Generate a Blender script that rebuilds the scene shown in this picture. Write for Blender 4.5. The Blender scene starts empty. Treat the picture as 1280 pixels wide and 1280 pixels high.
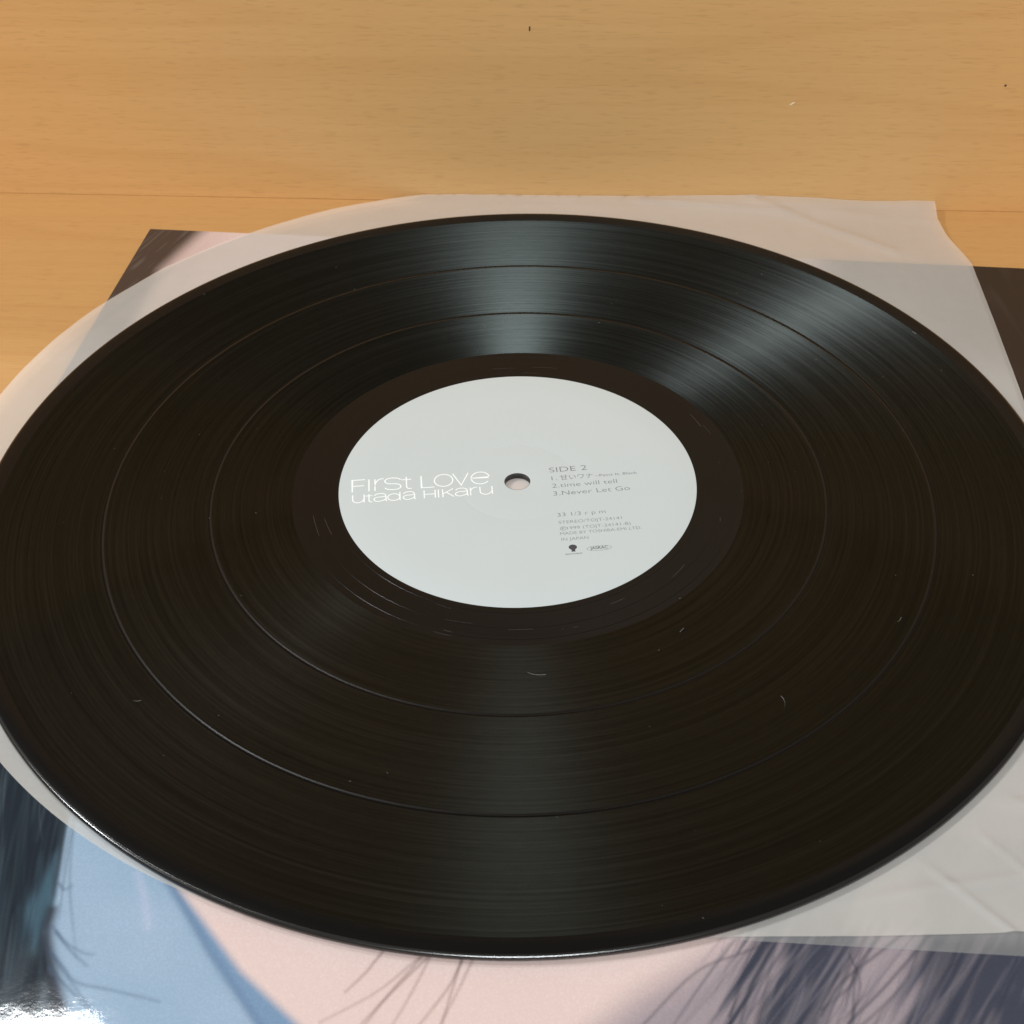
import bpy, bmesh, math, random
import numpy as np
from mathutils import Vector, Matrix

random.seed(7); rng = np.random.default_rng(7)
sc = bpy.context.scene
C = sc.collection
MM = 0.001
TZ = 4.80            # table top lies 4.80 mm under the record's top surface (record top = z 0 in the mm drawings)

# ------------------------------------------------------------------ camera
cam_d = bpy.data.cameras.new('camera'); cam = bpy.data.objects.new('camera', cam_d); C.objects.link(cam)
right = Vector((0.99976343, -0.01090425, -0.01881992)); up = Vector((0.02134231, 0.65868024, 0.75212024))
fwd = Vector((-0.004195, 0.75234397, -0.65875713))
m = Matrix((right, up, -fwd)).transposed().to_4x4()
m.translation = Vector((0, -311.24, 261.03 + TZ)) * MM
cam.matrix_world = m
cam_d.sensor_width = 36; cam_d.lens = 1796.3 / 1280 * 36
cam_d.clip_start = 0.01; cam_d.clip_end = 50
cam_d.dof.use_dof = True; cam_d.dof.focus_distance = 0.400; cam_d.dof.aperture_fstop = 45
sc.camera = cam

# ------------------------------------------------------------------ room light
world = bpy.data.worlds.new('World'); sc.world = world; world.use_nodes = True
bg = world.node_tree.nodes['Background']
bg.inputs[0].default_value = (1.0, 0.92, 0.84, 1); bg.inputs[1].default_value = 0.23

def area_light(name, loc, target, sx, sy, power, col):
    l = bpy.data.lights.new(name, 'AREA'); l.shape = 'RECTANGLE'; l.size = sx; l.size_y = sy
    l.energy = power; l.color = col
    o = bpy.data.objects.new(name, l); C.objects.link(o); o.location = loc
    o.rotation_euler = (Vector(target) - Vector(loc)).to_track_quat('-Z', 'Y').to_euler()
    return o
area_light('ceiling_lamp_behind', (-0.78, 0.83, 1.85), (-0.78, 0.83, 0), 0.18, 0.12, 10.0, (0.95, 0.98, 1.0))
area_light('ceiling_lamp_side', (-1.81, 0.20, 1.85), (0, 0, 0), 0.18, 0.12, 23.0, (0.95, 0.98, 1.0))
area_light('tube_lamp_behind_camera', (-0.02, -1.25, 1.85), (0, 0, 0), 0.62, 0.08, 34.0, (0.93, 0.985, 1.0))

vs = sc.view_settings
vs.view_transform = 'Standard'; vs.look = 'None'; vs.gamma = 1; vs.exposure = 0; vs.use_curve_mapping = False
sc.cycles.max_bounces = 6; sc.cycles.diffuse_bounces = 3; sc.cycles.glossy_bounces = 3; sc.cycles.transmission_bounces = 3; sc.cycles.transparent_max_bounces = 8
sc.cycles.caustics_reflective = False; sc.cycles.caustics_refractive = False

# ------------------------------------------------------------------ helpers
def srgb(r, g, b, k=1.0):
    f = lambda c: (c / 255 / 12.92 if c / 255 <= .04045 else ((c / 255 + .055) / 1.055) ** 2.4) * k
    return (f(r), f(g), f(b), 1.0)

class NT:
    def __init__(self, name):
        self.m = bpy.data.materials.new(name); self.m.use_nodes = True
        self.t = self.m.node_tree; self.t.nodes.clear()
        self.out = self.t.nodes.new('ShaderNodeOutputMaterial')
    def n(self, typ, **kw):
        nd = self.t.nodes.new('ShaderNode' + typ)
        for k, v in kw.items(): setattr(nd, k, v)
        return nd
    def l(self, a, b): self.t.links.new(a, b)
    def math(self, op, a, b=None, c=None):
        nd = self.n('Math', operation=op)
        for i, v in enumerate((a, b, c)):
            if v is None: continue
            if isinstance(v, (int, float)): nd.inputs[i].default_value = v
            else: self.l(v, nd.inputs[i])
        return nd.outputs[0]
    def ramp(self, fac, stops, interp='LINEAR'):
        nd = self.n('ValToRGB'); nd.color_ramp.interpolation = interp
        el = nd.color_ramp.elements
        while len(el) < len(stops): el.new(0.5)
        for e, (p, c) in zip(el, stops):
            e.position = p; e.color = c if len(c) == 4 else (*c, 1)
        self.l(fac, nd.inputs[0]); return nd.outputs[0]
    def mix(self, fac, a, b, blend='MIX'):
        nd = self.n('Mix', data_type='RGBA', blend_type=blend)
        for v, i in ((fac, 0), (a, 6), (b, 7)):
            if isinstance(v, (int, float)): nd.inputs[i].default_value = v
            elif isinstance(v, tuple): nd.inputs[i].default_value = v
            else: self.l(v, nd.inputs[i])
        return nd.outputs[2]
    def noise(self, vec, scale, detail=2, rough=.5, dim='3D', w=None, dist=0):
        nd = self.n('TexNoise', noise_dimensions=dim)
        nd.inputs['Scale'].default_value = scale; nd.inputs['Detail'].default_value = detail
        nd.inputs['Roughness'].default_value = rough; nd.inputs['Distortion'].default_value = dist
        if vec is not None and dim != '1D': self.l(vec, nd.inputs['Vector'])
        if w is not None: self.l(w, nd.inputs['W'])
        return nd.outputs['Fac']
    def scaled(self, vec, s, loc=(0, 0, 0)):
        nd = self.n('Mapping'); nd.inputs['Scale'].default_value = s; nd.inputs['Location'].default_value = loc
        self.l(vec, nd.inputs['Vector']); return nd.outputs[0]
    def obj(self): return self.n('TexCoord').outputs['Object']
    def bsdf(self, **kw):
        b = self.n('BsdfPrincipled')
        for k, v in kw.items():
            s = b.inputs[k.replace('_', ' ')]
            if isinstance(v, (int, float, tuple)): s.default_value = v
            else: self.l(v, s)
        self.l(b.outputs[0], self.out.inputs[0]); return b
    def bump(self, h, strength, dist, b):
        nd = self.n('Bump'); nd.inputs['Strength'].default_value = strength; nd.inputs['Distance'].default_value = dist
        self.l(h, nd.inputs['Height']); self.l(nd.outputs[0], b.inputs['Normal']); return nd

def mesh_obj(name, verts, faces, mat=None, parent=None, smooth=False, loc=None):
    """verts in mm (world drawing, z 0 = record top) -> metres, relative to the parent's own location"""
    me = bpy.data.meshes.new(name)
    v = np.asarray(verts, float).copy()
    me.from_pydata([tuple(p) for p in v * MM], [], faces)
    if mat: me.materials.append(mat)
    if smooth: me.polygons.foreach_set('use_smooth', [True] * len(me.polygons))
    me.update()
    o = bpy.data.objects.new(name, me); C.objects.link(o)
    if parent: o.parent = parent
    if loc: o.location = loc
    return o
def root(name, loc, rz=0):
    o = bpy.data.objects.new(name, None); C.objects.link(o); o.location = loc; o.rotation_euler = (0, 0, rz)
    o.empty_display_size = 0.02
    return o
def tag(o, label=None, cat=None, kind=None, group=None):
    if label: o['label'] = label
    if cat: o['category'] = cat
    if kind: o['kind'] = kind
    if group: o['group'] = group
    return o
def box(bm, x0, x1, y0, y1, z0, z1, bev=0, seg=2):
    r = bmesh.ops.create_cube(bm, size=1)
    for v in r['verts']:
        v.co = Vector(((x0 + x1) / 2 + v.co.x * (x1 - x0), (y0 + y1) / 2 + v.co.y * (y1 - y0), (z0 + z1) / 2 + v.co.z * (z1 - z0)))
    if bev:
        es = list({e for v in r['verts'] for e in v.link_edges})
        bmesh.ops.bevel(bm, geom=es, offset=bev, segments=seg, profile=.5, affect='EDGES')
def bm_obj(name, bm, mat, parent=None, smooth=False):
    bmesh.ops.scale(bm, vec=(MM, MM, MM), verts=bm.verts)
    me = bpy.data.meshes.new(name); bm.to_mesh(me); bm.free(); me.materials.append(mat)
    if smooth: me.polygons.foreach_set('use_smooth', [True] * len(me.polygons))
    o = bpy.data.objects.new(name, me); C.objects.link(o); o.parent = parent
    return o

# ------------------------------------------------------------------ materials
def wood(name, tone, vertical):
    t = NT(name); co = t.obj()
    # grain runs along local x; "across" is z on the upright panel, y on the table
    if vertical: sc_ = lambda a, b: t.scaled(co, (a, 30, b))
    else:        sc_ = lambda a, b: t.scaled(co, (a, b, 30))
    broad = t.noise(sc_(.75, 10), 1, 2, .55, dist=.2)
    warp = t.noise(sc_(3.0, 9), 1, 2)
    rings = t.math('FRACT', t.math('ADD', t.math('MULTIPLY', broad, 15.0), t.math('MULTIPLY', warp, .5)))
    line = t.ramp(rings, [(0, (0, 0, 0)), (.70, (.06, .06, .06)), (.92, (.62, .62, .62)), (1, (0, 0, 0))])
    streak = t.noise(sc_(9, 420), 1, 4, .6)
    pore_n = t.noise(sc_(130, 1500), 1, 1, .5)
    pore = t.ramp(pore_n, [(.57, (0, 0, 0)), (.66, (1, 1, 1))])
    pmask = t.noise(sc_(30, 120), 1, 2)
    base = t.mix(t.ramp(broad, [(.3, (0, 0, 0)), (.7, (1, 1, 1))]), srgb(*tone[0]), srgb(*tone[1]))
    base = t.mix(t.math('MULTIPLY', line, .40), base, srgb(*tone[2]))
    base = t.mix(t.math('MULTIPLY', t.ramp(streak, [(.40, (0, 0, 0)), (.75, (1, 1, 1))]), .30), base, srgb(*tone[2]))
    base = t.mix(t.math('MULTIPLY', t.math('MULTIPLY', pore, pmask), .28), base, srgb(*tone[3]))
    cloud = t.noise(t.scaled(co, (7, 7, 7)), 1, 3)
    base = t.mix(t.math('MULTIPLY', cloud, .10), base, srgb(*tone[2]))
    b = t.bsdf(Base_Color=base, Roughness=.42, Specular_IOR_Level=.45)
    t.bump(t.math('SUBTRACT', streak, t.math('MULTIPLY', pore, .5)), .18, .0002, b)
    return t.m
M = {}
M['table'] = wood('beech_table', [(199, 154, 98), (195, 149, 93), (180, 131, 79), (142, 99, 58)], False)
M['panel'] = wood('beech_panel', [(234, 188, 128), (231, 184, 123), (216, 165, 104), (165, 120, 74)], True)

def vinyl(name, aniso, rough, gap=False):
    t = NT(name); co = t.obj()
    sep = t.n('SeparateXYZ'); t.l(co, sep.inputs[0]); x, y = sep.outputs[0], sep.outputs[1]
    r = t.math('SQRT', t.math('ADD', t.math('MULTIPLY', x, x), t.math('MULTIPLY', y, y)))
    comb = t.n('CombineXYZ'); inv = t.math('DIVIDE', 1.0, r)
    t.l(t.math('MULTIPLY', x, inv), comb.inputs[0]); t.l(t.math('MULTIPLY', y, inv), comb.inputs[1])
    t.l(t.math('MULTIPLY', r, 1300.0), comb.inputs[2])
    fine = t.noise(comb.outputs[0], 1.0, 3, .65)                 # ~1 mm rings, slowly changing round the disc
    comb2 = t.n('CombineXYZ')
    t.l(t.math('MULTIPLY', t.math('MULTIPLY', x, inv), 26.0), comb2.inputs[0]); t.l(t.math('MULTIPLY', t.math('MULTIPLY', y, inv), 26.0), comb2.inputs[1])
    t.l(t.math('MULTIPLY', r, 3600.0), comb2.inputs[2])
    grit = t.noise(comb2.outputs[0], 1.0, 2, .6)                 # short arcs: modulation of the groove
    b = t.bsdf(Base_Color=(.0065, .0055, .0045, 1), Roughness=rough, IOR=1.52)
    if aniso:
        # a groove is a V: half the facets lean towards the spindle, half away, with a little flat land between
        lev = t.math('ADD', t.math('MULTIPLY', fine, 1.0), t.math('MULTIPLY', grit, .28))
        amp = t.ramp(lev, [(.36, (.085, .085, .085)), (.62, (.165, .165, .165)), (.90, (.29, .29, .29))])
        tg = t.n('Tangent', direction_type='RADIAL', axis='Z')
        rv = t.n('CombineXYZ'); t.l(t.math('MULTIPLY', x, inv), rv.inputs[0]); t.l(t.math('MULTIPLY', y, inv), rv.inputs[1])
        wn = t.n('VectorTransform', vector_type='VECTOR', convert_from='OBJECT', convert_to='WORLD'); t.l(rv.outputs[0], wn.inputs[0])
        geo = t.n('NewGeometry')
        lobes = []
        for lean, ro in ((-1.0, rough), (.68, rough + .02), (0.0, rough + .12)):
            sv = t.n('VectorMath', operation='SCALE'); t.l(wn.outputs[0], sv.inputs[0]); sv.inputs['Scale'].default_value = lean
            ad = t.n('VectorMath', operation='ADD'); t.l(geo.outputs['Normal'], ad.inputs[0]); t.l(sv.outputs[0], ad.inputs[1])
            nm = t.n('VectorMath', operation='NORMALIZE'); t.l(ad.outputs[0], nm.inputs[0])
            p = t.n('BsdfPrincipled'); p.inputs['Base Color'].default_value = (.0022, .0024, .0018, 1); p.inputs['IOR'].default_value = 1.52
            t.l(t.math('ADD', ro - .05, t.math('MULTIPLY', fine, .10)), p.inputs['Roughness'])
            t.l(amp, p.inputs['Specular IOR Level'])
            p.inputs['Specular Tint'].default_value = (.85, 1.0, .97, 1)
            p.inputs['Anisotropic'].default_value = .15; p.inputs['Anisotropic Rotation'].default_value = .25
            t.l(tg.outputs[0], p.inputs['Tangent']); t.l(nm.outputs[0], p.inputs['Normal'])
            lobes.append(p.outputs[0])
        a_ = t.n('MixShader'); a_.inputs[0].default_value = .12; t.l(lobes[0], a_.inputs[1]); t.l(lobes[1], a_.inputs[2])
        c_ = t.n('MixShader'); c_.inputs[0].default_value = .12; t.l(a_.outputs[0], c_.inputs[1]); t.l(lobes[2], c_.inputs[2])
        t.t.nodes.remove(b); t.l(c_.outputs[0], t.out.inputs[0])
    else:
        soft = t.noise(t.scaled(co, (60, 60, 60)), 1, 3)
        b.inputs['Specular IOR Level'].default_value = .155
        b.inputs['Base Color'].default_value = (.0045, .0042, .0038, 1)
        t.l(t.math('ADD', rough - .03, t.math('MULTIPLY', soft, .07)), b.inputs['Roughness'])
        t.bump(fine, .02, .0002, b)
    return t.m
M['groove'] = vinyl('vinyl_grooves', True, .305)
M['gap'] = vinyl('vinyl_gap', False, .30)
M['smooth'] = vinyl('vinyl_smooth', False, .10)
M['rim'] = vinyl('vinyl_rim', False, .17)
M['edge'] = vinyl('vinyl_edge', False, .19)
M['edge'].node_tree.nodes['Principled BSDF'].inputs['Specular IOR Level'].default_value = .9
M['land'] = vinyl('vinyl_land', False, .16)
M['land'].node_tree.nodes['Principled BSDF'].inputs['Specular IOR Level'].default_value = .08
M['gap'].node_tree.nodes['Principled BSDF'].inputs['Specular IOR Level'].default_value = .24

t = NT('label_paper'); co = t.obj()
fib = t.noise(t.scaled(co, (900, 900, 900)), 1, 3); cl = t.noise(t.scaled(co, (45, 45, 45)), 1, 3)
col = t.mix(t.math('MULTIPLY', cl, .35), (.515, .556, .555, 1), (.480, .524, .526, 1))
b = t.bsdf(Base_Color=col, Roughness=.5, Specular_IOR_Level=.4); t.bump(fib, .10, .0001, b); M['label'] = t.m
t = NT('ink_white'); t.bsdf(Base_Color=(.86, .90, .88, 1), Roughness=.45); M['ink_white'] = t.m
t = NT('ink_grey'); t.bsdf(Base_Color=(.17, .18, .19, 1), Roughness=.5); M['ink_grey'] = t.m
t = NT('ink_dark'); t.bsdf(Base_Color=(.045, .048, .055, 1), Roughness=.5); M['ink_dark'] = t.m
t = NT('card_edge'); n_ = t.noise(t.scaled(t.obj(), (300, 300, 300)), 1, 3)
t.bsdf(Base_Color=t.ramp(n_, [(.3, srgb(64, 58, 56)), (.7, srgb(90, 82, 78))]), Roughness=.6); M['card'] = t.m

# printed front of the jacket: the print itself is a colour attribute, lamination on top
t = NT('jacket_print'); at = t.n('Attribute', attribute_name='print'); co = t.obj()
gr = t.noise(t.scaled(co, (2600, 2600, 2600)), 1, 2)
col = t.mix(t.math('MULTIPLY', t.math('SUBTRACT', gr, .42), .40), at.outputs['Color'], (1, 1, 1, 1), 'OVERLAY')
b = t.bsdf(Base_Color=col, Roughness=.6, Coat_Weight=.6, Coat_Roughness=.05, Specular_IOR_Level=.08)
cr = t.noise(t.scaled(co, (300, 300, 300)), 1, 3, .6)
bp = t.bump(cr, .035, .0004, b); t.l(bp.outputs[0], b.inputs['Coat Normal']); M['print'] = t.m

def film(name, alpha, col):
    t = NT(name); co = t.obj()
    fib = t.noise(t.scaled(co, (260, 260, 260)), 1, 4, .6); cl = t.noise(t.scaled(co, (18, 18, 18)), 1, 3)
    tr = t.n('BsdfTransparent'); df = t.n('BsdfDiffuse'); tl = t.n('BsdfTranslucent'); gl = t.n('BsdfGlossy')
    df.inputs[0].default_value = col; tl.inputs[0].default_value = col
    gl.inputs['Roughness'].default_value = .38; gl.inputs[0].default_value = (1, 1, 1, 1)
    m1 = t.n('MixShader'); m1.inputs[0].default_value = .35; t.l(df.outputs[0], m1.inputs[1]); t.l(tl.outputs[0], m1.inputs[2])
    m2 = t.n('MixShader'); t.l(t.math('ADD', alpha - .05, t.math('MULTIPLY', t.math('ADD', t.math('MULTIPLY', cl, .7), t.math('MULTIPLY', fib, .3)), .10)), m2.inputs[0])
    t.l(tr.outputs[0], m2.inputs[1]); t.l(m1.outputs[0], m2.inputs[2])
    fr = t.n('Fresnel'); fr.inputs[0].default_value = 1.4
    m3 = t.n('MixShader'); t.l(t.math('MULTIPLY', fr.outputs[0], .5), m3.inputs[0]); t.l(m2.outputs[0], m3.inputs[1]); t.l(gl.outputs[0], m3.inputs[2])
    bp = t.n('Bump'); bp.inputs['Strength'].default_value = .6; bp.inputs['Distance'].default_value = .0005
    wv = t.noise(t.scaled(co, (70, 70, 70)), 1, 4, .55, dist=.6)
    t.l(wv, bp.inputs['Height'])
    for nd in (df, gl): t.l(bp.outputs[0], nd.inputs['Normal'])
    t.l(m3.outputs[0], t.out.inputs[0]); return t.m
M['film_top'] = film('sleeve_film_upper', .48, (.985, .945, .885, 1))
M['film_bottom'] = film('sleeve_film_lower', .22, (.86, .85, .82, 1))

# ------------------------------------------------------------------ table and upright panel
PA = math.radians(-4.73)
def panel_y(x): return 167.2 - 0.0827 * x          # front face of the panel, drawing mm
bm = bmesh.new(); box(bm, -620, 620, -520, 380, -25, 0, 1.5)
o = bm_obj('table_top', bm, M['table']); o.rotation_euler = (0, 0, PA)
tag(o, 'beech wood table top under the record and its jacket', 'table', 'structure')
bm = bmesh.new(); box(bm, -610, 610, 0, 18, .02, 270, .2, 2)
o = bm_obj('back_panel', bm, M['panel']); o.rotation_euler = (0, 0, PA); o.location = (0, 167.2 * MM, 0)
tag(o, 'upright beech wood board standing along the back of the table', 'panel', 'structure')

# ------------------------------------------------------------------ jacket with the printed photograph
JA = math.radians(-7.4); JS = 314.0
JT = -2.25 + TZ
jk = root('record_jacket', (-131 * MM, 149.3 * MM, 0), JA)       # local x = u to the right, local y = -v
tag(jk, 'square record jacket with glossy printed photograph, lying under the record', 'record jacket')
bm = bmesh.new(); box(bm, 0, JS, -JS, 0, .02, JT - .06, .5, 2)
bm_obj('card_body', bm, M['card'], jk)

def smooth(e0, e1, x):
    t_ = np.clip((x - e0) / (e1 - e0), 0, 1); return t_ * t_ * (3 - 2 * t_)
def poly_sd(U, V, pts):
    d = np.full(U.shape, 1e9); inside = np.zeros(U.shape, bool); n = len(pts)
    for i in range(n):
        (x0, y0), (x1, y1) = pts[i], pts[(i + 1) % n]
        ex, ey = x1 - x0, y1 - y0; wx, wy = U - x0, V - y0
        k = np.clip((wx * ex + wy * ey) / (ex * ex + ey * ey), 0, 1)
        d = np.minimum(d, (wx - ex * k) ** 2 + (wy - ey * k) ** 2)
        c = ((y0 <= V) != (y1 <= V)) & (U < ex * (V - y0) / (ey if ey else 1e-9) + x0)
        inside ^= c
    d = np.sqrt(d); return np.where(inside, -d, d)
def line_d(U, V, pts):
    d = np.full(U.shape, 1e9); tt = np.zeros(U.shape); n = len(pts) - 1
    for i in range(n):
        (x0, y0), (x1, y1) = pts[i], pts[i + 1]
        ex, ey = x1 - x0, y1 - y0; wx, wy = U - x0, V - y0
        k = np.clip((wx * ex + wy * ey) / (ex * ex + ey * ey), 0, 1)
        q = (wx - ex * k) ** 2 + (wy - ey * k) ** 2
        tt = np.where(q < d, (i + k) / n, tt); d = np.minimum(d, q)
    return np.sqrt(d), tt
def curve(pts, n=7):
    """Catmull-Rom through the points"""
    p = [np.array(a, float) for a in pts]; p = [2 * p[0] - p[1]] + p + [2 * p[-1] - p[-2]]
    out = []
    for i in range(1, len(p) - 2):
        for k in range(n):
            s = k / n
            out.append(tuple(.5 * ((2 * p[i]) + (-p[i - 1] + p[i + 1]) * s + (2 * p[i - 1] - 5 * p[i] + 4 * p[i + 1] - p[i + 2]) * s * s + (-p[i - 1] + 3 * p[i] - 3 * p[i + 1] + p[i + 2]) * s ** 3)))
    out.append(tuple(p[-2])); return out
def value_noise(X, Y, seed):
    g = np.random.default_rng(seed).random((257, 257))
    xi = np.floor(X).astype(int); yi = np.floor(Y).astype(int); fx = X - xi; fy = Y - yi
    fx = fx * fx * (3 - 2 * fx); fy = fy * fy * (3 - 2 * fy)
    G = lambda a, b_: g[a % 257, b_ % 257]
    return (G(xi, yi) * (1 - fx) + G(xi + 1, yi) * fx) * (1 - fy) + (G(xi, yi + 1) * (1 - fx) + G(xi + 1, yi + 1) * fx) * fy

def print_colour(U, V):
    K = .83
    L = lambda *c: np.array(srgb(*c, K)[:3])
    col = np.empty(U.shape + (3,)); col[:] = L(233, 207, 200)
    mix = lambda a, c: col.__setitem__(Ellipsis, col * (1 - a[..., None]) + c * a[..., None])
    blot = value_noise(U / 14, V / 14, 3)
    mix(.30 * blot, L(226, 194, 190))
    # blue cloth, its darker turned edge, then the hair at the far left
    edge = [(40, 205), (83, 261.3), (90.2, 269.9), (98.6, 277.6), (110.3, 289), (125.4, 299.8), (140, 311), (140, 330), (0, 330), (0, 205)]
    sdb = poly_sd(U, V, edge)
    mix(1 - smooth(-1.2, 1.6, sdb), L(124, 152, 182))
    fold = [(40, 216), (84, 264.5), (90.4, 270.9), (102.8, 285.2), (117.5, 300.6), (126, 312), (126, 330), (0, 330), (0, 216)]
    sdf = poly_sd(U, V, fold)
    n1 = value_noise(U / 9, V / 9, 5)[..., None]
    cloth = L(153, 178, 201) * (1 - n1 * .5) + L(170, 188, 212) * n1 * .5
    mix(1 - smooth(-.8, .9, sdf), cloth)
    d, _ = line_d(U, V, [(84, 264.5), (90.4, 270.9), (102.8, 285.2), (117.5, 300.6)])
    mix(np.exp(-(d / 1.0) ** 2) * .55, L(96, 122, 156))
    d, _ = line_d(U, V, curve([(81.9, 268.2), (85.5, 274.5), (88.2, 280.7)])); mix(np.exp(-(d / 1.1) ** 2) * .28, L(205, 205, 232))
    hair = [(-5, 150), (12, 190), (35.1, 229.3), (51.9, 242.2), (61.6, 254.9), (63.5, 263.4), (66.2, 275.5), (66.9, 284.3), (71.6, 293.2), (79.6, 304.7), (84, 330), (-5, 330)]
    sh = poly_sd(U, V, hair); a_h = 1 - smooth(-.9, .7, sh)
    mix(a_h, L(22, 34, 44))
    # hair streaks follow the strands, roughly down the sheet and slightly right
    su = U - (V - 250) * .25
    st1 = value_noise(su / 1.3, V / 26, 11); st2 = value_noise(su / .55, V / 18, 12); st3 = value_noise(su / 4.5, V / 22, 13)
    mix(a_h * smooth(.50, .95, st1) * .30, L(62, 78, 90)); mix(a_h * smooth(.62, .98, st2) * .25, L(76, 90, 98)); mix(a_h * smooth(.45, .9, st3) * .5, L(26, 34, 48))
    low = smooth(283, 302, V)
    mix(a_h * low * smooth(.35, .85, value_noise(su / 2.6, V / 15, 17)) * .75, L(104, 118, 126))
    teal = [(62.2, 266), (66.8, 275.5), (67.4, 284.3), (65.8, 288), (61.0, 279)]
    mix((1 - smooth(-3.0, 3.5, poly_sd(U, V, teal) + 3 * (value_noise(su / 1.2, V / 7, 19) - .5))) * .42 * a_h, L(96, 134, 154))
    d, _ = line_d(U, V, curve([(66.5, 279), (67.6, 285), (72.4, 294), (78.5, 304)])); mix(np.exp(-(d / 1.5) ** 2) * .85, L(36, 38, 50))
    # right-hand side: skin turns to shaded mauve, then clumps of hair
    g = [(212.5, 262), (212.5, 268.8), (201.1, 277.4), (191.7, 284.8), (182.7, 293.6), (170, 306), (170, 330), (330, 330), (330, 262)]
    mix((1 - smooth(-9, 5, poly_sd(U, V, g))) * .95, L(158, 146, 152))
    mix((1 - smooth(-2, 8, np.abs(poly_sd(U, V, g) + 3.5))) * .30, L(128, 124, 140))
    su2 = U + (V - 280) * .55
    for k, pts in enumerate(([(214.9, 262), (224, 262), (221.5, 269.7), (215.6, 280.4), (211.6, 290.4), (205, 306), (199, 306), (207, 290.9), (210.8, 280.9)],
                             [(224, 255), (237, 255), (234.5, 270.2), (230.8, 278.8), (227.2, 288.8), (222, 306), (206, 306), (214, 290.2), (218.5, 281)],
                             [(248.3, 240), (330, 240), (330, 330), (236, 306), (241.9, 288), (245.9, 277.1), (250, 262)])):
        jag = 3.2 * (value_noise(su2 / .75, V / 14, 71 + k) - .5)
        a = 1 - smooth(-1.8, 1.6, poly_sd(U, V, pts) + jag)
        br = value_noise(su2 / .9, V / 13, 21 + k)
        a = a * (.35 + .65 * smooth(.25, .6, br)) if k == 0 else a * (.80 + .20 * smooth(.2, .5, br))
        mix(a * .94, L(50, 57, 73)); mix(a * smooth(.72, 1.0, value_noise(su2 / .6, V / 6, 31 + k)) * .30, L(108, 108, 122))
    far = smooth(243, 252, U) * smooth(170, 190, V)
    mix(far * smooth(.3, .9, value_noise(U / 12, V / 9, 43)) * .25, L(40, 46, 62))
    a = smooth(196, 216, U) * smooth(180, 205, V) * (1 - smooth(262, 268, V)); mix(a * .85, L(122, 119, 122))
    # single strands
    skin = [[(145.7, 282.5), (138.9, 290.5), (129, 298.2)], [(147.6, 282.1), (142.1, 290.1), (136.8, 298.4)], [(146.3, 282.4), (140.8, 292), (137.9, 298.2)], [(148.1, 282.8), (145.8, 290.6), (143.2, 297.9)], [(154.9, 282.2), (153.2, 288), (148.5, 297.1)], [(154.9, 282.2), (153.9, 289.7), (153.1, 296.6)], [(156.9, 282.4), (155.2, 288.7), (152.6, 296.7)], [(137.5, 283.3), (135.7, 286.8), (132.7, 291.1)]]
    blue = [[(68.1, 282.8), (72.2, 286.2), (76.9, 288.2), (79.1, 288.3)], [(69.3, 284), (73.8, 287.9), (78.4, 291)], [(69.5, 288.4), (73.9, 292), (77.7, 294.9), (85.5, 295.8), (95.9, 297.2)], [(70.6, 289.6), (75.5, 294), (82.1, 299.8), (85, 301.2)], [(71, 292.3), (75.2, 295.5), (79.7, 298.6), (82.5, 300.9)], [(65.8, 272.5), (67.3, 273.8), (68.6, 272.7)]]
    rgt = [[(214.9, 271.3), (211.6, 278.1), (207.7, 286.9)], [(216.6, 271.1), (212.8, 278.9), (209.6, 288.1)], [(218.2, 271.3), (214, 280.6), (211.6, 290.4)], [(233.6, 271.2), (235.6, 278.3), (232.7, 288.2)], [(236.1, 270), (233.3, 275.8), (228, 288.7)], [(238.5, 269.7), (234.9, 275.6), (233.6, 288.1)], [(247.3, 270.6), (244.3, 277.3), (236.7, 286), (234.2, 288)], [(245.6, 271.8), (240.3, 278.6), (232.7, 287.3)], [(240.1, 270.5), (231.6, 278.7), (227.6, 286.1)], [(237.7, 270.8), (234, 278.4), (227.7, 284.8)], [(212.5, 273.5), (202.8, 279.1), (192.1, 292.6)], [(223.9, 271.3), (218, 280.1), (214.8, 290.1)], [(221.5, 270.6), (216.4, 279.4), (212.4, 289.8)]]
    for lst, c, w, a0 in ((skin, L(92, 64, 66), .34, .60), (blue, L(64, 84, 110), .45, .55), (rgt, L(52, 54, 68), .36, .62)):
        for k, s in enumerate(lst):
            ext = [(2 * s[0][0] - s[1][0], 2 * s[0][1] - s[1][1])] + s if lst is not blue else s
            d, tt = line_d(U, V, curve(ext, 5)); mix(np.exp(-(d / w) ** 2) * a0 * (1.0 - .45 * (tt if lst is not rgt else 0)) * (.7 + .3 * ((k * 37) % 10) / 10), c)
    # many fine hairs, each painted only inside its own window
    def hair_stroke(pts, w, a0, c):
        xs = [p[0] for p in pts]; ys = [p[1] for p in pts]
        i0, i1 = np.searchsorted(U[0], [min(xs) - 2, max(xs) + 2]); j0, j1 = np.searchsorted(V[:, 0], [min(ys) - 2, max(ys) + 2])
        if i1 <= i0 or j1 <= j0: return
        u_, v_ = U[j0:j1, i0:i1], V[j0:j1, i0:i1]
        d, tt = line_d(u_, v_, pts); a = (np.exp(-(d / w) ** 2) * a0 * np.sin(np.pi * np.clip(tt * .94 + .03, 0, 1)) ** .6)[..., None]
        col[j0:j1, i0:i1] = col[j0:j1, i0:i1] * (1 - a) + c * a
    g = np.random.default_rng(91)
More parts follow.
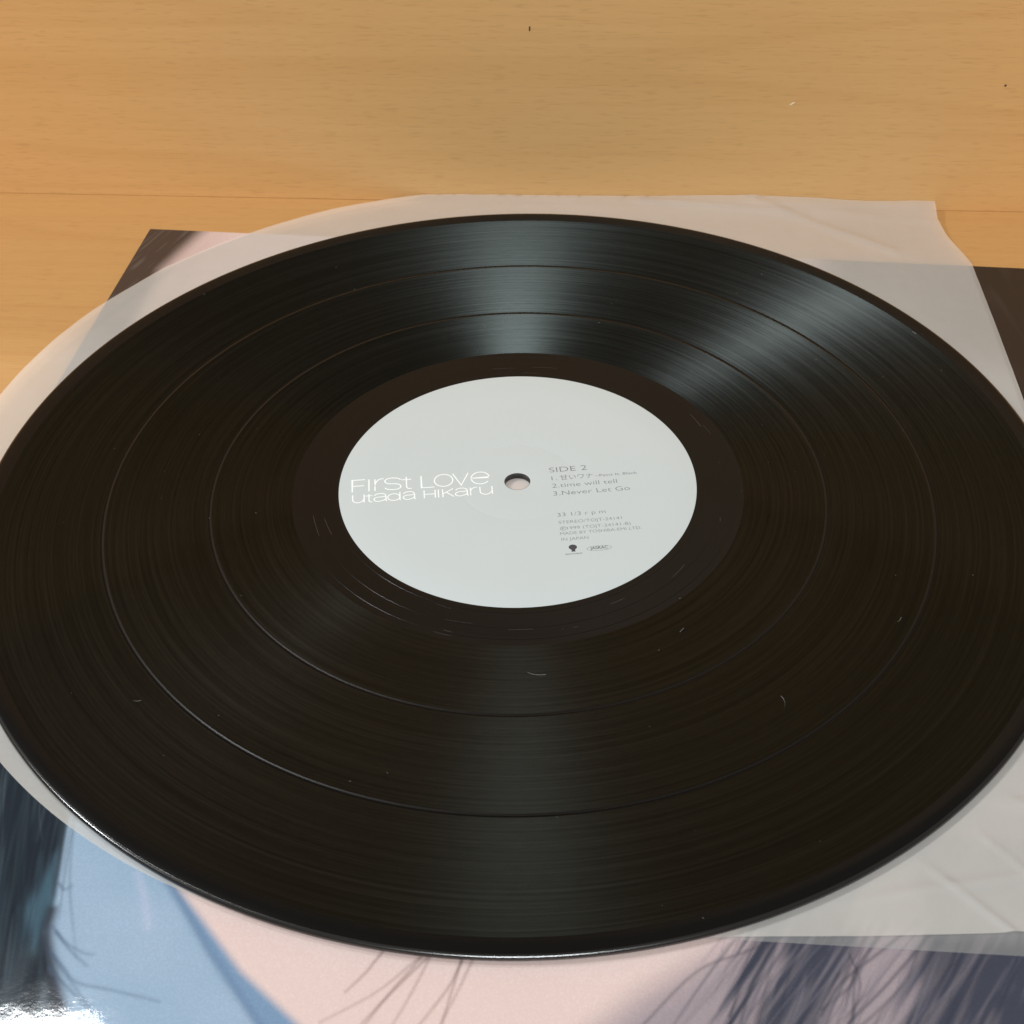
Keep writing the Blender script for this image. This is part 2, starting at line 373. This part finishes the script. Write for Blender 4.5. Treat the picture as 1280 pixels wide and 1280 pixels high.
    for k in range(110):                                     # left mass
        v0 = g.uniform(236, 282); u0 = g.uniform(34, 64) + (v0 - 262) * .15; ln = g.uniform(14, 42); le = g.uniform(.12, .34)
        pts = curve([(u0, v0), (u0 + ln * .5 * le + g.uniform(-.8, .8), v0 + ln * .5), (u0 + ln * le * 1.15, v0 + ln)], 4)
        hair_stroke(pts, g.uniform(.18, .42), g.uniform(.12, .38), L(*((80, 94, 104) if k % 4 == 0 else (22, 28, 40) if k % 3 == 1 else (44, 58, 70))))
    for k in range(150):                                     # right mass
        v0 = g.uniform(258, 284); u0 = g.choice((g.uniform(211, 236), g.uniform(232, 252), g.uniform(246, 300))); ln = g.uniform(8, 30); le = g.uniform(-.75, -.25)
        pts = curve([(u0, v0), (u0 + ln * .5 * le + g.uniform(-1.2, 1.2), v0 + ln * .5), (u0 + ln * le + g.uniform(-1, 1), v0 + ln)], 4)
        hair_stroke(pts, g.uniform(.16, .34), g.uniform(.15, .48), L(*((46, 48, 62) if k % 2 else (128, 122, 132))))
    # far edge of the sheet: dark hair in the left corner, pale skin, dark again to the right
    tl = [(-5, -5), (21, -5), (13.1, 25.6), (13.8, 67.4), (8, 111), (4, 150), (-5, 150)]
    a = (1 - smooth(-4.5, 4.5, poly_sd(U, V, tl)))
    mix(a, L(70, 58, 54)); mix(a * smooth(.62, .97, value_noise((U + V * .30) / .9, V / 12, 51)) * .35, L(126, 116, 112))
    mid = (1 - smooth(12, 34, U)) * smooth(-4, 8, poly_sd(U, V, tl)) * (1 - smooth(60, 100, V)); mix(mid * .45, L(176, 148, 142))
    a = smooth(224, 250, U) * (1 - smooth(175, 215, V)); mix(a, L(40, 33, 32)); mix(a * smooth(.55, .95, value_noise((U - V * .2) / 2.2, V / 20, 53)) * .30, L(66, 58, 57))
    return np.clip(col, 0, 1)
us = np.arange(0, JS + .01, .35); us = us * (JS / us[-1])
vs_ = np.concatenate([np.arange(0, 60, .8), np.arange(60, 236, 2.0), np.arange(236, 308.5, .35), [311, JS]])
U, V = np.meshgrid(us, vs_)
nu, nv = len(us), len(vs_)
co = np.stack([U, -V, np.full(U.shape, JT)], -1).reshape(-1, 3) * MM
idx = np.arange(nu * nv).reshape(nv, nu)
quads = np.stack([idx[:-1, :-1], idx[1:, :-1], idx[1:, 1:], idx[:-1, 1:]], -1).reshape(-1, 4)
me = bpy.data.meshes.new('printed_front')
me.vertices.add(len(co)); me.vertices.foreach_set('co', co.ravel())
me.loops.add(quads.size); me.loops.foreach_set('vertex_index', quads.ravel().astype(np.int32))
me.polygons.add(len(quads)); me.polygons.foreach_set('loop_start', np.arange(0, quads.size, 4, dtype=np.int32))
me.update(calc_edges=True); me.validate()
ca = me.color_attributes.new('print', 'FLOAT_COLOR', 'POINT')
rgb = print_colour(U, V).reshape(-1, 3)
ca.data.foreach_set('color', np.concatenate([rgb, np.ones((len(rgb), 1))], 1).astype(np.float32).ravel())
me.materials.append(M['print'])
o = bpy.data.objects.new('printed_front', me); C.objects.link(o); o.parent = jk
o['label'] = 'glossy printed photograph with pale skin, blue cloth and dark hair strands'

# ------------------------------------------------------------------ translucent inner sleeve (two films, round on the left)
sl = root('inner_sleeve', (0, 0, (-2.25 + TZ) * MM)); tag(sl, 'translucent milky inner sleeve with rounded side, between record and jacket', 'record sleeve')
def sleeve_layer(name, z0, mat, lower):
    cx, cy, R = -4.0, 12.0, 160.0
    nx, ny = 230, 230
    T = np.linspace(-1, 1, ny)[:, None] * np.ones((1, nx)); S = np.linspace(0, 1, nx)[None, :] * np.ones((ny, 1))
    Y = cy + R * np.sin(T * np.pi / 2)
    xl = cx - R * np.cos(T * np.pi / 2)
    xr = np.interp(Y, [-160, -100, 0, 34, 70, 113, 122, 132, 143, 153, 175], [140, 146, 151, 153, 155, 157, 155.2, 153.0, 152.3, 153.6, 155])
    if lower: xr = xr - 1.2
    X = xl + (xr - xl) * S
    wl = np.clip((X - 5) / 30, 0, 1)
    bot = (-146.2 - np.clip(X - 40, 0, 200) * .088) if lower else (-146.0 + .4 * np.sin(X / 17))
    Y = Y + wl * (bot - (cy - R)) * np.clip((-60 - Y) / (R - cy - 60), 0, 1)
    top = panel_y(X) - .35 - (0.12 if lower else 0)
    ex = np.clip(Y - top, 0, 20); Y = np.minimum(Y, top) + ex * .002
    Z = np.full(Y.shape, z0)
    r = np.hypot(X, Y); out = smooth(151.5, 160, r)
    if not lower:
        near = smooth(-16, 0, Y - top)
        Z += near * (2.0 * np.exp(-((X - 88) / 38) ** 2) + .55 * np.exp(-((X - 20) / 40) ** 2) + .9 * np.exp(-((X - 150) / 14) ** 2)) * out
        Z += out * (.35 * value_noise(X / 16 + 40, Y / 16 + 40, 61) + .16 * value_noise(X / 5 + 90, Y / 5 + 90, 62))
        for (p, q, h, w) in (((88, 158), (132, 122), .55, 3.0), ((48, 160), (98, 149), .55, 2.4), ((112, 150), (150, 141), .25, 4.0), ((118, -95), (175, -104), .55, 1.6), ((85, -128), (103, -149), .35, 1.5),
                             ((122, -97), (138, -140), .4, 1.6), ((66, -138), (120, -131), .35, 2.0), ((108, -112), (128, -121), .4, 1.2), ((100, -122), (112, -138), .35, 1.0), ((128, -112), (121, -132), .3, 1.1), ((95, -110), (150, -125), .35, 2.4), ((-150, 70), (-120, 122), .25, 2.5)):
            d, _ = line_d(X, Y, [p, q]); Z += out * h * 1.25 * np.exp(-(d / (w * .7)) ** 2)
    else:
        Z += out * .05 * value_noise(X / 12 + 40, Y / 12 + 40, 63)
    verts = np.stack([X, Y, Z - (-2.25)], -1).reshape(-1, 3)
    idx = np.arange(nx * ny).reshape(ny, nx)
    f = np.stack([idx[:-1, :-1], idx[:-1, 1:], idx[1:, 1:], idx[1:, :-1]], -1).reshape(-1, 4).tolist()
    return mesh_obj(name, verts, f, mat, sl, True)
sleeve_layer('lower_film', -2.16, M['film_bottom'], True)
sleeve_layer('upper_film', -2.02, M['film_top'], False)

# ------------------------------------------------------------------ the record
BZ = -1.90
rec = root('vinyl_record', (0, 0, (BZ + TZ) * MM)); tag(rec, 'black vinyl record with pale grey paper label lying on its sleeve', 'record')
N = 512
def ring(name, prof, mat, closed=False, n=N):
    """surface of revolution; profile of (r, z) in drawing mm, outermost/upper first so faces point up/out"""
    th = np.arange(n) * 2 * np.pi / n
    v = [np.stack([r * np.cos(th), r * np.sin(th), np.full(n, z - BZ)], -1) for r, z in prof]
    v = np.concatenate(v); f = []
    k = len(prof)
    for j in range(k if closed else k - 1):
        a, b_ = j * n, ((j + 1) % k) * n
        for i in range(n):
            i2 = (i + 1) % n
            f.append((a + i, a + i2, b_ + i2, b_ + i))
    return mesh_obj(name, v, f, mat, rec, True)
G = -.35
# rim: flat bead; outer edge: rounded side, underside and the wall of the spindle hole
edge_p = [(3.62, -.04), (3.62, BZ)] + [(r_, BZ) for r_ in (20, 60, 110, 149.6)]
edge_p += [(150.35, -1.78), (150.85, -1.45), (151.05, -1.0), (151.02, -.60), (150.92, -.34), (150.72, -.15), (150.45, -.04), (150.15, 0)]
ring('outer_edge', edge_p[::-1], M['edge'])
ring('rim', [(150.15, 0), (149.6, .004), (148.6, -.03), (147.6, -.12), (146.7, -.26), (146.0, G)], M['rim'])
def band(name, r1, r0): ring(name, [(r_, G) for r_ in np.linspace(r1, r0, 4)], M['groove'])
def gap(rc):
    ring('track_gap', [(rc + .55, G), (rc + .45, G - .015), (rc + .02, G - .015)], M['land'])
    ring('lead_groove', [(rc + .02, G - .015), (rc - .16, G - .06), (rc - .30, G - .02), (rc - .55, G)], M['gap'])
band('groove_band', 146.0, 115.85); gap(115.3)
band('groove_band', 114.75, 86.75); gap(86.2)
band('groove_band', 85.65, 63.5)
ring('run_out_area', [(63.5, G), (63.2, G - .01), (60, -.30), (56, -.20), (51.5, -.09), (50.45, -.07), (49.8, -.30), (30, -.30), (3.62, -.30)], M['smooth'])
for rr_, rz_ in ((52.2, -.105), (57.4, -.235), (61.3, -.318)):                                         # turns of the run-out groove
    ring('run_out_groove', [(rr_ + .16, rz_ - .012), (rr_ + .05, rz_ + .022), (rr_ - .05, rz_ + .025), (rr_ - .16, rz_ - .006)], M['rim'])
# paper label, with the pressed ring round the hole
lab_p = [(50.38, -.055), (50.40, -.02), (50.3, 0), (40, 0), (25, 0), (17.1, 0), (16.75, -.02), (16.45, -.04), (16.1, -.02), (15.8, 0), (9, 0), (3.95, 0), (3.75, -.02), (3.68, -.055)]
lab = ring('paper_label', lab_p, M['label'], n=256)

INK = 0.012
class Strokes:
    def __init__(self): self.v = []; self.f = []; self.k = 0
    def line(self, pts, w, closed=False):
        p = np.array(pts, float); n = len(p); z = INK + .0012 * (self.k % 12); self.k += 1
        nx_ = []
        for i in range(n):
            a = p[(i - 1) % n] if (i or closed) else p[i]; b_ = p[(i + 1) % n] if (i < n - 1 or closed) else p[i]
            d = b_ - a; d = d / (np.hypot(*d) + 1e-12); nn = np.array([-d[1], d[0]])
            s = 1.0
            if (0 < i < n - 1) or closed:
                e = p[(i + 1) % n] - p[i]; e = e / (np.hypot(*e) + 1e-12); s = 1 / max(.45, abs(nn @ np.array([-e[1], e[0]])))
            nx_.append(nn * w / 2 * s)
        b0 = len(self.v)
        for q, o_ in zip(p, nx_): self.v += [(*(q + o_), z), (*(q - o_), z)]
        for i in range(n if closed else n - 1):
            j = (i + 1) % n; self.f.append((b0 + 2 * i, b0 + 2 * i + 1, b0 + 2 * j + 1, b0 + 2 * j))
    def poly(self, pts):
        z = INK + .0012 * (self.k % 12); self.k += 1; b0 = len(self.v)
        self.v += [(x, y, z) for x, y in pts]; self.f.append(tuple(range(b0, b0 + len(pts))))
def arc(cx, cy, rx, ry, a0, a1, n=22): return [(cx + rx * math.cos(math.radians(a0 + (a1 - a0) * i / n)), cy + ry * math.sin(math.radians(a0 + (a1 - a0) * i / n))) for i in range(n + 1)]
def glyph(ch):
    """stroke letters in a 1 x 1 box"""
    if ch == 'F': return [[(0, 0), (0, 1), (1, 1)], [(0, .50), (.92, .50)]]
    if ch == 'i': return [[(0, 0), (0, 1)]]
    if ch == 'r': return [[(0, 0), (0, .97)], [(0, .48)] + arc(.85, .40, .85, .58, 178, 78, 14)]
    if ch == 'S': return [arc(.5, .745, .48, .245, 12, 95, 10) + arc(.42, .745, .40, .245, 100, 250, 16) + [(.62, .49)] + arc(.58, .25, .40, .24, 72, -95, 18) + arc(.5, .25, .48, .24, -100, -170, 10)]
    if ch == 't': return [[(.5, 1.0), (.5, .22)] + arc(.78, .2, .28, .19, 185, 268, 8) + [(1.0, .02)], [(0, .78), (1, .78)]]
    if ch == 'L': return [[(0, 1), (0, 0), (1, 0)]]
    if ch == 'O': return [arc(.5, .5, .5, .5, 0, 360, 40)]
    if ch == 'v': return [[(0, 1), (.5, 0), (1, 1)]]
    if ch == 'e': return [[(.02, .52), (.99, .52)] + arc(.5, .5, .49, .5, 3, 322, 36)]
    if ch == 'u': return [[(0, 1), (0, .40)] + arc(.46, .38, .46, .37, 182, 320, 14) + [(1, .40)], [(1, 1), (1, 0)]]
    if ch == 'a': return [arc(.48, .68, .44, .31, 168, 20, 14) + [(.92, .55), (.92, .16)] + arc(1.02, .14, .10, .12, 182, 262, 5), [(.92, .60)] + [(.60, .55)] + arc(.36, .28, .35, .27, 80, 300, 18) + [(.78, .14), (.92, .32)]]
    if ch == 'd': return [arc(.47, .42, .47, .42, 0, 360, 30), [(.95, 1.0), (.95, 0)]]
    if ch == 'H': return [[(0, 0), (0, 1)], [(1, 0), (1, 1)], [(0, .5), (1, .5)]]
    if ch == 'K': return [[(0, 0), (0, 1)], [(.96, 1), (.02, .42)], [(.32, .60), (1, 0)]]
    return []
BA = math.radians(4.9); BAt = math.radians(4.0)
def placed(mesh_v, ox, oy, ang):
    ca_, sa = math.cos(ang), math.sin(ang)
    return [(ox + x * ca_ - y * sa, oy + x * sa + y * ca_, z) for x, y, z in mesh_v]
def title(row, ox, oy, h, w):
    s = Strokes()
    for ch, x0, x1 in row:
        for st in glyph(ch): s.line([(x0 + (x1 - x0) * px, py * h) for px, py in st], w)
    v = placed(s.v, ox, oy, BAt); o_ = mesh_obj('printed_title', [(x, y, z - BZ) for x, y, z in v], s.f, M['ink_white'], lab)
    return o_
o = title([('F', 0, 3.6), ('i', 4.7, 4.7), ('r', 6.4, 8.8), ('S', 9.1, 13.8), ('t', 13.9, 16.7), ('L', 19.5, 23.1), ('O', 23.2, 28.4), ('v', 28.5, 32.9), ('e', 33.6, 38.9)], -46.45, -3.35, 5.25, .36)
o['label'] = 'white title lettering FirSt LOve'
o = title([('u', 0, 3.2), ('t', 3.6, 5.5), ('a', 5.9, 9.6), ('d', 9.8, 13.4), ('a', 14.1, 17.6), ('H', 20.0, 23.1), ('i', 24.0, 24.0), ('K', 25.2, 28.3), ('a', 28.7, 32.4), ('r', 33.0, 34.9), ('u', 35.7, 39.1)], -46.0, -8.0, 3.45, .33)
o['label'] = 'white artist lettering Utada HiKaru'

def text_mesh(s, thin=0.0):
    cu = bpy.data.curves.new('t', 'FONT'); cu.body = s; cu.size = 1; cu.resolution_u = 4; cu.offset = -thin
    ob = bpy.data.objects.new('t', cu); C.objects.link(ob)
    dg = bpy.context.evaluated_depsgraph_get(); dg.update(); me_ = bpy.data.meshes.new_from_object(ob.evaluated_get(dg))
    v = [tuple(p.co) for p in me_.vertices]; f = [tuple(p.vertices) for p in me_.polygons]
    bpy.data.objects.remove(ob); bpy.data.curves.remove(cu); bpy.data.meshes.remove(me_)
    return v, f
CAP = max(p[1] for p in text_mesh('H')[0])
def text_line(s, ox, oy, length, cap, mat='ink_grey', thin=.012, ang=BA, name='printed_line'):
    v, f = text_mesh(s, thin)
    if not v: return None
    x0 = min(p[0] for p in v); x1 = max(p[0] for p in v); kx = length / (x1 - x0); ky = cap / CAP
    v = placed([((x - x0) * kx, y * ky, INK) for x, y, z in v], ox, oy, ang)
    return mesh_obj(name, [(x, y, z - BZ) for x, y, z in v], f, M[mat], lab)
text_line('SIDE 2', 9.2, 3.55, 10.75, 2.15)
text_line('1.', 9.75, .12, 1.5, 1.65)
text_line('甘いワナ', 12.2, .25, 9.3, 1.65, thin=.006)
text_line('~Paint It, Black', 22.1, 1.25, 12.0, 1.0, thin=.004)
text_line('2.time will tell', 9.8, -3.2, 18.4, 1.75)
text_line('3.Never Let Go', 10.0, -6.6, 21.6, 1.8)
text_line('33 1/3 r p m', 10.85, -15.5, 13.3, 1.5)
text_line('STEREO/TOJT-24141', 11.05, -18.5, 17.4, 1.15)
text_line('1999 (TOJT-24141-B)', 13.3, -20.85, 17.4, 1.15)
text_line('P', 11.85, -20.85, .7, .8, thin=0)
s = Strokes(); s.line(arc(0, 0, .80, .72, 0, 345, 24), .13, False)
mesh_obj('printed_mark', [(x, y, z - BZ) for x, y, z in placed(s.v, 12.2, -20.4, BA)], s.f, M['ink_grey'], lab)
text_line('MADE BY TOSHIBA-EMI LTD.', 11.35, -23.05, 22.2, 1.1)
text_line('IN JAPAN', 11.6, -25.35, 7.3, 1.1)
# small globe on a pillar with its name below, and an oval rights mark beside it
s = Strokes(); s.poly(arc(0, 0, 1.12, 1.02, 0, 360, 28)[:-1]); s.poly([(-.62, -.72), (.62, -.72), (.42, -1.35), (.62, -1.75), (-.62, -1.75), (-.42, -1.35)])
g_ = mesh_obj('printed_logo', [(x, y, z - BZ) for x, y, z in placed(s.v, 14.48, -27.95, BA)], s.f, M['ink_dark'], lab); g_['label'] = 'dark globe emblem on a small pillar'
text_line('EASTWORLD', 12.45, -31.0, 4.4, .52, 'ink_dark', 0, name='printed_logo')
s = Strokes(); s.line(arc(0, 0, 3.35, .92, 0, 352, 44), .10, False)
mesh_obj('printed_logo', [(x, y, z - BZ) for x, y, z in placed(s.v, 21.55, -28.5, BA)], s.f, M['ink_grey'], lab)
text_line('JASRAC', 19.15, -29.05, 4.75, 1.05, 'ink_dark', -.006, name='printed_logo')

# ------------------------------------------------------------------ dust on the record, chips in the panel
bp_ = bpy.data.objects['back_panel']
t = NT('chip_pale'); t.bsdf(Base_Color=(.85, .74, .55, 1), Roughness=.7); M['chip'] = t.m
t = NT('fleck_dark'); t.bsdf(Base_Color=(.05, .03, .02, 1), Roughness=.7); M['fleck'] = t.m
def panel_mark(name, px, pz, pts, mat):
    n = len(pts); vv_ = [(px + x, -.03, pz + z) for x, z in pts] + [(px + x * .5, -.22, pz + z * .5) for x, z in pts] + [(px + x, .05, pz + z) for x, z in pts]
    f_ = [tuple(range(n, 2 * n))] + [(i_, (i_ + 1) % n, n + (i_ + 1) % n, n + i_) for i_ in range(n)] + [(2 * n + i_, 2 * n + (i_ + 1) % n, (i_ + 1) % n, i_) for i_ in range(n)]
    return mesh_obj(name, vv_, f_, M[mat], bp_)
panel_mark('pale_chip', 99.0, 40.6, [(-.9, -.55), (-.3, -.6), (1.0, .5), (.7, .75), (-.2, .1)], 'chip')
panel_mark('dark_fleck', 7.5, 66.6, [(-.25, -.9), (.2, -.8), (.3, .6), (0, 1.0), (-.25, .5)], 'fleck')
panel_mark('dark_fleck', 170.5, 48.4, [(-.4, -.3), (.35, -.35), (.4, .3), (-.3, .4)], 'fleck')

# fine scratches in the smooth run-out area
t = NT('scratch'); t.bsdf(Base_Color=(.09, .085, .08, 1), Roughness=.45, Specular_IOR_Level=.8); M['scratch'] = t.m
s = Strokes()
def wax_z(r_): return float(np.interp(r_, [50.4, 51.5, 56, 60, 63.2], [-.06, -.09, -.20, -.30, G - .01]))
for k in range(16):
    th0 = random.choice((random.uniform(235, 285), random.uniform(55, 130), random.uniform(0, 360))); r0 = random.uniform(51.8, 62.6); ln = random.uniform(1.5, 9); dr = random.uniform(-.5, .5)
    s.line([((r0 + dr * q) * math.cos(math.radians(th0 + ln * q)), (r0 + dr * q) * math.sin(math.radians(th0 + ln * q))) for q in np.linspace(0, 1, 6)], random.uniform(.03, .06))
s.v = [(x, y, wax_z(math.hypot(x, y)) + .012 - BZ) for x, y, z in s.v]
o = mesh_obj('surface_scratches', s.v, s.f, M['scratch'], rec); o['kind'] = 'stuff'

t = NT('dust_fibre'); t.bsdf(Base_Color=(.38, .37, .35, 1), Roughness=.8); M['dust'] = t.m
vv, ff = [], []
def fibre(x, y, L_, a, w, z, curl=0):
    n = 5; pts = []
    px, py = x, y
    for i in range(n):
        pts.append((px, py)); px += math.cos(a) * L_ / (n - 1); py += math.sin(a) * L_ / (n - 1); a += curl
    b0 = len(vv)
    for i, (qx, qy) in enumerate(pts):
        nx_, ny_ = -math.sin(a) * w / 2, math.cos(a) * w / 2; zz = z + .05 + .05 * math.sin(i)
        vv.extend([(qx + nx_, qy + ny_, zz), (qx - nx_, qy - ny_, zz), (qx, qy, zz + w * .7)])
    for i in range(n - 1):
        a_, c_ = b0 + 3 * i, b0 + 3 * i + 3
        ff.extend([(a_, c_, c_ + 2, a_ + 2), (a_ + 1, a_ + 2, c_ + 2, c_ + 1), (a_, a_ + 1, c_ + 1, c_)])
for k in range(60):
    r_ = math.sqrt(random.uniform(52 ** 2, 148 ** 2)); th = random.uniform(0, 6.283)
    fibre(r_ * math.cos(th), r_ * math.sin(th), random.choice((.15, .2, .25, .3, .5)), random.uniform(0, 6.28), random.uniform(.05, .10), G if r_ < 146 else 0, random.uniform(-.5, .5))
for (x, y, L_, a, c_) in ((127, 70.5, 1.6, -.9, 0), (129.6, 69.3, 1.2, -1.0, 0), (132, 66.5, 1.0, -1.0, 0), (133, 64, .9, -1.1, 0), (1.5, -72.5, 4.6, -.5, .22), (62, -86, 4.5, 1.1, .3), (-94, -79, 2.0, -.4, .3), (-3, -54.5, 1.6, -.2, 0), (95, -58, 2.2, .6, .2), (40, -60, 1.8, .9, 0)):  # first entries are short pale dashes at the rim, the rest single fibres
    fibre(x, y, L_, a, .08, G, c_)
o = mesh_obj('dust', [(x, y, z - (-1.9)) for x, y, z in vv], ff, M['dust'], loc=(0, 0, (BZ + TZ) * MM))
tag(o, 'tiny pale dust specks and fibres scattered over the black record, with a few pale dashes at its rim', 'dust', 'stuff')
